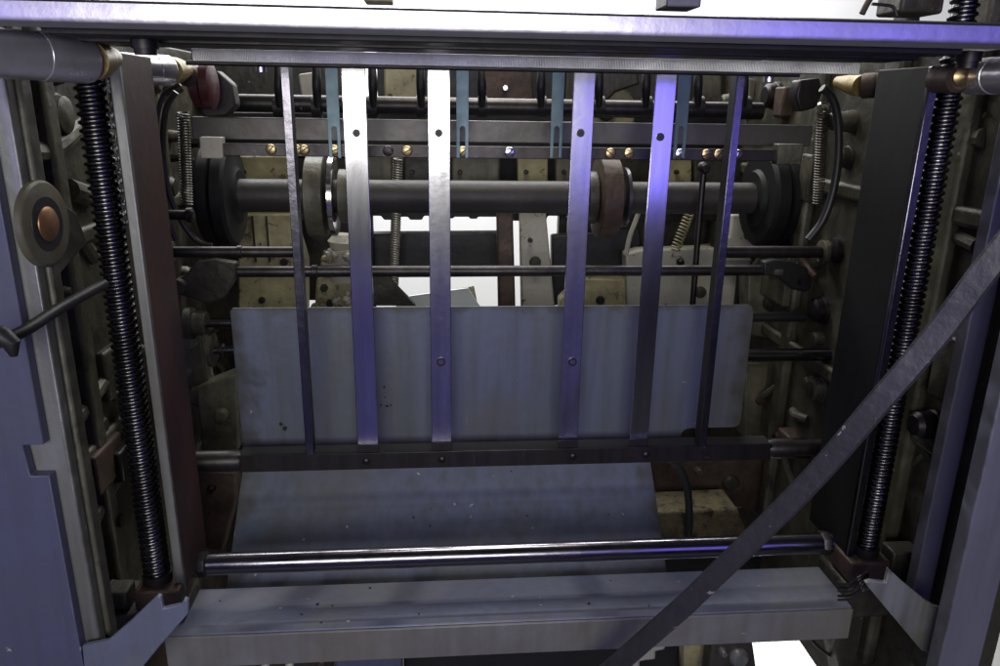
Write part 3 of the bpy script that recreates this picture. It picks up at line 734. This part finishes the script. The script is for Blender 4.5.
# ================================================================== CLUTTER BEHIND, RIGHT AND LEFT
def cast_thing(name, label, cat, pix, Y, t_, m, extras=(), group=None):
    T = thing(name, label, cat, W(pix[0][0],pix[0][1],Y), group)
    obj('body', poly(NB(), pix, Y, t_), m, T, .004)
    for nm, px, py, d, m2 in extras:
        c = W(px,py,Y); r = px2m(d,c)/2
        obj(nm, lathe(NB(), c+Vector((0,.002,0)), c-Vector((0,.012,0)), ((0,r),(.6,r*.95),(1,r*.7)), 20), m2, T)
    return T
cast_thing('cast_bracket','blotchy olive casting behind the black channel at mid height','casting',[(826,88),(880,100),(884,205),(850,212),(838,180)],1.36,.05,CAST,(('bolt',866,118,9,DARK),('bolt',858,170,11,CASTD)))
cast_thing('cast_bracket','olive casting under the right short rod','casting',[(748,272),(812,290),(850,300),(852,345),(800,346),(748,335)],1.40,.05,CAST,(('boss',772,302,20,CASTD),('bolt',830,320,8,DARK)))
cast_thing('cast_bracket','brown casting under the pale steel rod at the right','casting',[(745,362),(836,366),(836,448),(770,452),(745,440)],1.38,.05,CAST,(('pad',806,388,26,SPECK),('pad',798,418,20,SPECK),('bolt',760,400,10,RUST)))
cast_thing('bearing_bracket','oval cast bearing bracket round the right short rod','casting',[(822,232),(832,222),(840,238),(842,262),(834,282),(824,276),(820,255)],1.24,.02,CASTD,(('boss',831,252,13,CAST),))
cast_thing('cast_bracket','rusty olive casting left of the lower plate','casting',[(186,470),(236,472),(236,500),(222,552),(198,548)],1.16,.04,RUST,(('bolt',212,488,9,DARK),))
cast_thing('cast_bracket','mossy olive casting left of the upright plate','casting',[(196,388),(238,372),(238,452),(202,452)],1.24,.04,CAST,(('boss',222,414,14,CAST),))
cast_thing('cast_bracket','grey casting with wing nuts left of the upright plate','casting',[(172,330),(200,322),(206,372),(212,408),(196,452),(182,450)],1.26,.04,CAST,(('wing_nut',190,342,16,MILL),('boss',200,395,24,CAST),('boss',186,372,12,MILL)))
cast_thing('cast_bracket','dim brown casting under the crossbar right of the lower plate','casting',[(650,458),(800,455),(800,540),(745,508),(662,512)],1.34,.05,RUST,(('bolt',698,470,9,CAST),('boss',730,482,18,CASTD)))
T = tag(obj('felt_block', poly(NB(), [(655,513),(738,509),(752,545),(655,550)], 1.22, .08), TAN, None, .004), 'fuzzy tan felt block beside the hanging black hose', 'block')
tag(blk('dark_filler', 640, 548, 850, 600, 1.30, .05, BLACKM), 'black filler block in the dark gap behind the chrome rod at the lower right', 'filler')  # black colour stands in for the shaded depth behind the rod
# wire bundle near the right block
for i,(dx,dy) in enumerate(((0,0),(0,5),(2,9),(3,14),(5,18))):
    P = smoothpath([W(838,582+dy,.80), W(848+dx,584+dy*.8,.785), W(858+dx,578+dy*.7,.77), W(868,572+dy*.5,.78)], 5)
    tag(obj('cable', tube(NB(), P, .0016, 8), DARK if i%2 else RUBBER), 'thin dark cable in the bundle left of the right hook plate', 'cable', 'cables bundled at the lower right')

# rear machine body in pieces --------------------------------------------------
def rear(name, label, pix, Y, t_, m, extras=(), cat='panel', group=None): return cast_thing(name, label, cat, pix, Y, t_, m, extras, group)
rear('rear_casting','cream panel with drawn rectangle behind the top between the first two wide strips',[(384,60),(420,60),(420,108),(384,108)],1.62,.03,CREAM,(('screw',390,96,5,DARK),))
rear('rear_gear','pale gear wheel behind the top between the third and fourth wide strips',[(606+ (30*math.cos(q)) , 112+(30+ (2 if i%2 else -1))*math.sin(q)) for i,q in enumerate([math.pi*2*k/44 for k in range(44)])],1.60,.02,CREAM,(('hub',606,112,18,CASTD),),cat='gear')
rear('rear_casting','dark olive casting at the top behind the third wide strip',[(596,66),(636,66),(640,84),(616,92),(598,110)],1.58,.03,CASTD,cat='casting')
rear('rear_casting','rust tinted casting at the top behind the second slotted strip',[(484,68),(532,68),(534,100),(484,102)],1.64,.03,RUST,(('bolt',505,88,7,CHROME),),cat='casting')
rear('rear_casting','pale crumpled casting at the top left behind the first narrow strip',[(298,74),(314,72),(316,104),(302,106)],1.6,.03,SPECK,cat='casting')
rear('rear_casting','olive casting at the top right behind the right narrow strip',[(700,74),(722,74),(722,110),(700,110)],1.6,.03,CAST,cat='casting')
rear('rear_casting','olive casting at the far top right beside the bracket',[(748,78),(790,84),(786,118),(748,118)],1.6,.03,CAST,(('bolt',764,100,8,DARK),),cat='casting')
rear('rear_beam','dark rear beam right behind the thick shaft',[(215,206),(800,206),(800,221),(570,221),(568,216),(548,216),(546,221),(500,221),(498,217),(478,217),(477,219),(470,219),(469,217),(455,217),(452,219),(446,216),(424,216),(422,220),(410,220),(408,217),(398,217),(394,220),(384,220),(381,216),(370,216),(368,221),(215,221)],1.62,.04,BLACK,cat='beam')
rear('rear_beam','lower dark rear beam between the two bright gaps',[(366,234),(500,233),(500,277),(366,278)],1.62,.04,BLACK,cat='beam')
rear('rear_beam','dark rear beam high up behind the flat bar',[(215,112),(800,116),(800,160),(215,158)],1.66,.04,BLACK,cat='beam')
# olive panels under the screw bar
for i,(x0,x1,m,lab) in enumerate(((236,292,CREAM,'dull cream panel behind the thick shaft at the far left'),
        (352,392,CAST,'olive panel behind the thick shaft beside the first wide strip'),
        (404,432,CASTD,'dark olive panel behind the thick shaft left of the second wide strip'),
        (452,500,CAST,'olive panel behind the thick shaft right of the second wide strip'),
        (518,548,CREAM,'cream panel behind the thick shaft left of the third wide strip'),
        (556,600,CAST,'olive panel behind the thick shaft right of the third wide strip'),
        (668,692,CREAM,'mossy cream panel behind the thick shaft right of the fourth wide strip'),
        (694,760,CASTD,'dark panel behind the thick shaft by the right drum'))):
    rear('rear_casting', lab, [(x0,156),(x1,156),(x1,206),(x0,206)], 1.60, .02, m, (('screw',x0+8,172,5,DARK),), group='panels behind the thick shaft')
# left: cream cabinet
rear('rear_cabinet','cream cabinet panel with seams behind the left rods',[(238,214),(292,214),(306,262),(306,320),(238,320)],1.56,.05,CREAM,(('hinge',284,262,8,DARK),('knob',262,300,7,DARK)),cat='cabinet')
for x in (252,266):
    c0 = W(x,216,1.555); c1 = W(x,262,1.555)
    tag(obj('cabinet_seam', box(NB(), (c0.x-.0015,1.553,c1.z),(c0.x+.0015,1.559,c0.z)), DARK), 'dark upright trim strip on the cream cabinet, %s of two' % ('left' if x==252 else 'right'), 'trim')
T = T0p = thing('yellow_pump', 'speckled yellow cream pump body behind the first wide strip', 'pump', W(330,320,1.5))
obj('pump_body', poly(NB(), [(316,278),(352,278),(356,320),(314,320)], 1.50, .06), CREAM, T, .006)
obj('pump_flange', poly(NB(), [(322,258),(356,258),(358,266),(320,266)], 1.49, .06), SPECK, T, .003)
obj('pump_neck', cyl(NB(), W(343,264,1.52), W(343,280,1.52), .03), SPECK, T)
obj('pump_cap', lathe(NB(), W(343,234,1.50), W(343,262,1.50), ((0,.018),(.25,.03),(.5,.024),(.55,.03),(1,.026))), SPECK, T)
for x,y in ((324,288),(345,310),(330,303),(326,254)):
    c = W(x,y,1.498); obj('bolt', lathe(NB(), c+Vector((0,.004,0)), c-Vector((0,.01,0)), ((0,.009),(1,.007)), 6), DARK, T)
rear('rear_post','brown upright post behind the gap right of the second wide strip',[(497,212),(513,212),(516,320),(499,320)],1.48,.03,RUST,cat='post')
rear('rear_strut','tall speckled cream strut leaning behind the third wide strip',[(520,212),(546,212),(556,318),(522,318)],1.52,.03,SPECK,(('bolt',535,262,12,CASTD),('bolt',530,240,5,DARK)),cat='strut')
rear('rear_casting','dark casting behind the rusty cam',[(552,236),(640,228),(644,300),(552,306)],1.60,.03,BLACK,cat='casting')
rear('rear_casting','mossy speckled casting low behind the third and fourth wide strips',[(582,278),(634,280),(634,322),(560,322),(560,300)],1.54,.04,CREAM,(('bolt',600,300,9,DARK),),cat='casting')
rear('rear_casting','speckled pale casting behind the right rods',[(626,254),(640,250),(712,248),(760,262),(760,320),(628,320)],1.52,.04,SPECK,(('bolt',680,262,8,DARK),('bolt',700,292,12,CASTD)),cat='casting')
rear('rear_casting','cream bottle shaped casting beside the right narrow strip',[(732,215),(742,215),(748,236),(756,244),(756,262),(722,262),(722,244),(730,236)],1.50,.04,SPECK,cat='casting')
rear('rear_casting','dark casting on the far left between cabinet and wall',[(196,228),(240,222),(240,330),(190,330)],1.62,.04,CASTD,cat='casting')
rear('rear_casting','dark casting behind the right drum',[(756,210),(850,205),(850,300),(760,300)],1.66,.04,CASTD,cat='casting')
rear('rear_post','dark post between the left cam and the bright gap',[(352,210),(372,210),(376,320),(354,320)],1.58,.03,BLACK,cat='post')
# long curved pipe pair in the right half
T = thing('slender_arm', 'thin dark arm hanging from a round eye between the right strips', 'arm', W(695,300,1.3))
obj('arm_rod', tube(NB(), smoothpath([W(704,168,1.3), W(701,200,1.3), W(698,235,1.3), W(692,312,1.3)],6), .0055, 12), DARK, T)
c = W(704,168,1.29); obj('arm_eye', lathe(NB(), c+Vector((0,.008,0)), c-Vector((0,.01,0)), ((0,.010),(.7,.010),(1,.006))), DARK, T)
T = tag(obj('thin_pipe', tube(NB(), smoothpath([W(626,255,1.45), W(630,236,1.45), W(636,220,1.45), W(640,208,1.45)],6), .005, 10), SPECK), 'thin pale pipe between the rusty cam and the fourth wide strip', 'pipe')
rg = random.Random(4)
for par, cx, cy, Yl, n_l in ((T0p, 336, 262, 1.47, 9), (T0p, 330, 300, 1.49, 9)):
    for i in range(n_l):
        c = W(cx+rg.uniform(-16,18), cy+rg.uniform(-10,12), Yl); r_ = rg.uniform(.004,.012)
        b = NB(); bmesh.ops.create_icosphere(b, subdivisions=2, radius=r_, matrix=Matrix.Translation(c))
        for v in b.verts: v.co = c+(v.co-c)*rg.uniform(.75,1.2)
        obj('grease_lump', b, CREAM if i%2 else SPECK, par)
# sheets of paper in the lower gap
b = prism(NB(), [W(396,306,1.85), W(410,296,1.85), W(468,288,1.85), W(480,306,1.85), W(480,318,1.85), W(396,318,1.85)], (0,.004,0))
tag(obj('grey_card', b, GPAPER), 'blue grey card leaning in the lower bright gap', 'card', 'cards in the bright gap')
b = prism(NB(), [W(440,292,1.88), W(474,286,1.88), W(478,306,1.88), W(478,318,1.88), W(446,318,1.88)], (0,.004,0))
tag(obj('grey_card', b, CREAM), 'small brownish card behind the blue grey card', 'card', 'cards in the bright gap')
b = poly(NB(), [(372,272),(388,278),(416,306),(372,306)], 1.5, .02); tag(obj('gusset', b, CASTD, None, .002), 'dark triangular gusset left of the blue grey card', 'gusset')
# closing panel low at the back, behind the plates
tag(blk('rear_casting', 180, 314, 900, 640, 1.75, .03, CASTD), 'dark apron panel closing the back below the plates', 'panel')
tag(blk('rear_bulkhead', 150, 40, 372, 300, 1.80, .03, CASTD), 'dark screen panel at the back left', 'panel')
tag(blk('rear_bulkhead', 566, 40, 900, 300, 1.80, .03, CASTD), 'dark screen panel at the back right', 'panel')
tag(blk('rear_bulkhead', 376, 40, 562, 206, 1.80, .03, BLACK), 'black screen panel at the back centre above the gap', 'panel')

# below the beam
cast_thing('lower_casting','steel bracket with a toothed wheel under the beam at the right','casting',[(712,640),(752,636),(760,690),(706,690)],.95,.03,CASTD,(('wheel',738,656,20,MILL),('bolt',722,650,8,MILL)))
cast_thing('stepped_block','cream stepped block under the middle of the beam','block',[(636,648),(664,642),(666,650),(656,652),(656,660),(640,662),(640,690),(620,690)],.95,.03,SPECK)
cast_thing('lower_casting','yellow brown casting under the beam right of the diagonal bar','casting',[(684,636),(712,634),(706,690),(684,690)],1.0,.03,CREAM)
cast_thing('lower_casting','blue painted bar end under the beam left of the middle','casting',[(335,655),(402,650),(402,690),(335,690)],.98,.03,BLUE)
cast_thing('lower_casting','dark casting under the left end of the beam','casting',[(160,656),(334,655),(334,700),(160,700)],1.02,.03,CASTD,(('bolt',266,664,9,SPECK),('bolt',290,664,9,SPECK),('bolt',322,660,8,RUST)))
cast_thing('lower_casting','black casting under the middle of the beam','casting',[(404,640),(690,636),(684,700),(404,700)],1.04,.03,BLACK)
cast_thing('lower_casting','dark casting under the right screw','casting',[(838,600),(862,590),(940,640),(930,720),(850,720),(836,650)],.92,.05,CASTD,(('bolt',872,625,9,CAST),))
cast_thing('lower_casting','dark flange below the left screw beside the hook plate','casting',[(96,600),(130,612),(190,610),(170,720),(96,720)],.88,.05,RUST,(('bolt',118,634,9,CAST),))

# ================================================================== LIGHT
w = bpy.data.worlds.new('World'); sc.world = w; w.use_nodes = True
bg = w.node_tree.nodes['Background']; bg.inputs[0].default_value = (.35,.34,.5,1); bg.inputs[1].default_value = .04
def area(name, loc, target, sx, sy, power, col):
    l = bpy.data.lights.new(name, 'AREA'); l.shape = 'RECTANGLE'; l.size = sx; l.size_y = sy; l.energy = power; l.color = col
    o = bpy.data.objects.new(name, l); COL.objects.link(o); o.location = loc
    d = Vector(target)-Vector(loc); o.rotation_euler = d.to_track_quat('-Z','Y').to_euler(); return o
area('window_light', (-.16,-1.0,.15), (-.16,1,.15), 1.0, .54, 23, (1,.99,.97))
area('violet_light', (1.05,-.9,.08), (1.0,1,.08), .95, .85, 5.5, (.24,.20,1))
area('low_violet_light', (0,-.9,-1.0), (0,1,-1.0), 1.4, .85, 0.5, (.24,.21,1))
area('violet_light', (-1.35,-.8,.1), (-1.0,1,0.1), .8, .8, 4.5, (.30,.25,1))
l = bpy.data.lights.new('overhead_lamp', 'SPOT'); l.energy = 28; l.color = (1,.96,.86); l.spot_size = R(24); l.spot_blend = .6; l.shadow_soft_size = .035
o = bpy.data.objects.new('overhead_lamp', l); COL.objects.link(o); o.location = (.15,1.42,1.15)
o.rotation_euler = (Vector((.0,.90,-.55))-o.location).to_track_quat('-Z','Y').to_euler()
area('inner_fill', (.12,1.16,.75), (.12,1.55,-.25), .5, .12, 4.5, (1,.95,.84))  # unseen warm fill, added to lift the castings at the rear
area('rear_wall_fill', (0,2.6,1.6), (0,3.6,-.2), 2.5, .8, 165, (1,1,1))  # unseen lamp added behind the machine to whiten the wall in the gaps
_f = WZ(795,655,FLZ)
area('floor_fill', (_f.x,_f.y,FLZ+.4), (_f.x,_f.y,FLZ), .4, .3, 22, (1,1,1))  # unseen lamp added low down to whiten the visible floor patch
sc.view_settings.view_transform = 'Standard'; sc.view_settings.look = 'None'
sc.view_settings.exposure = 0; sc.view_settings.gamma = 1
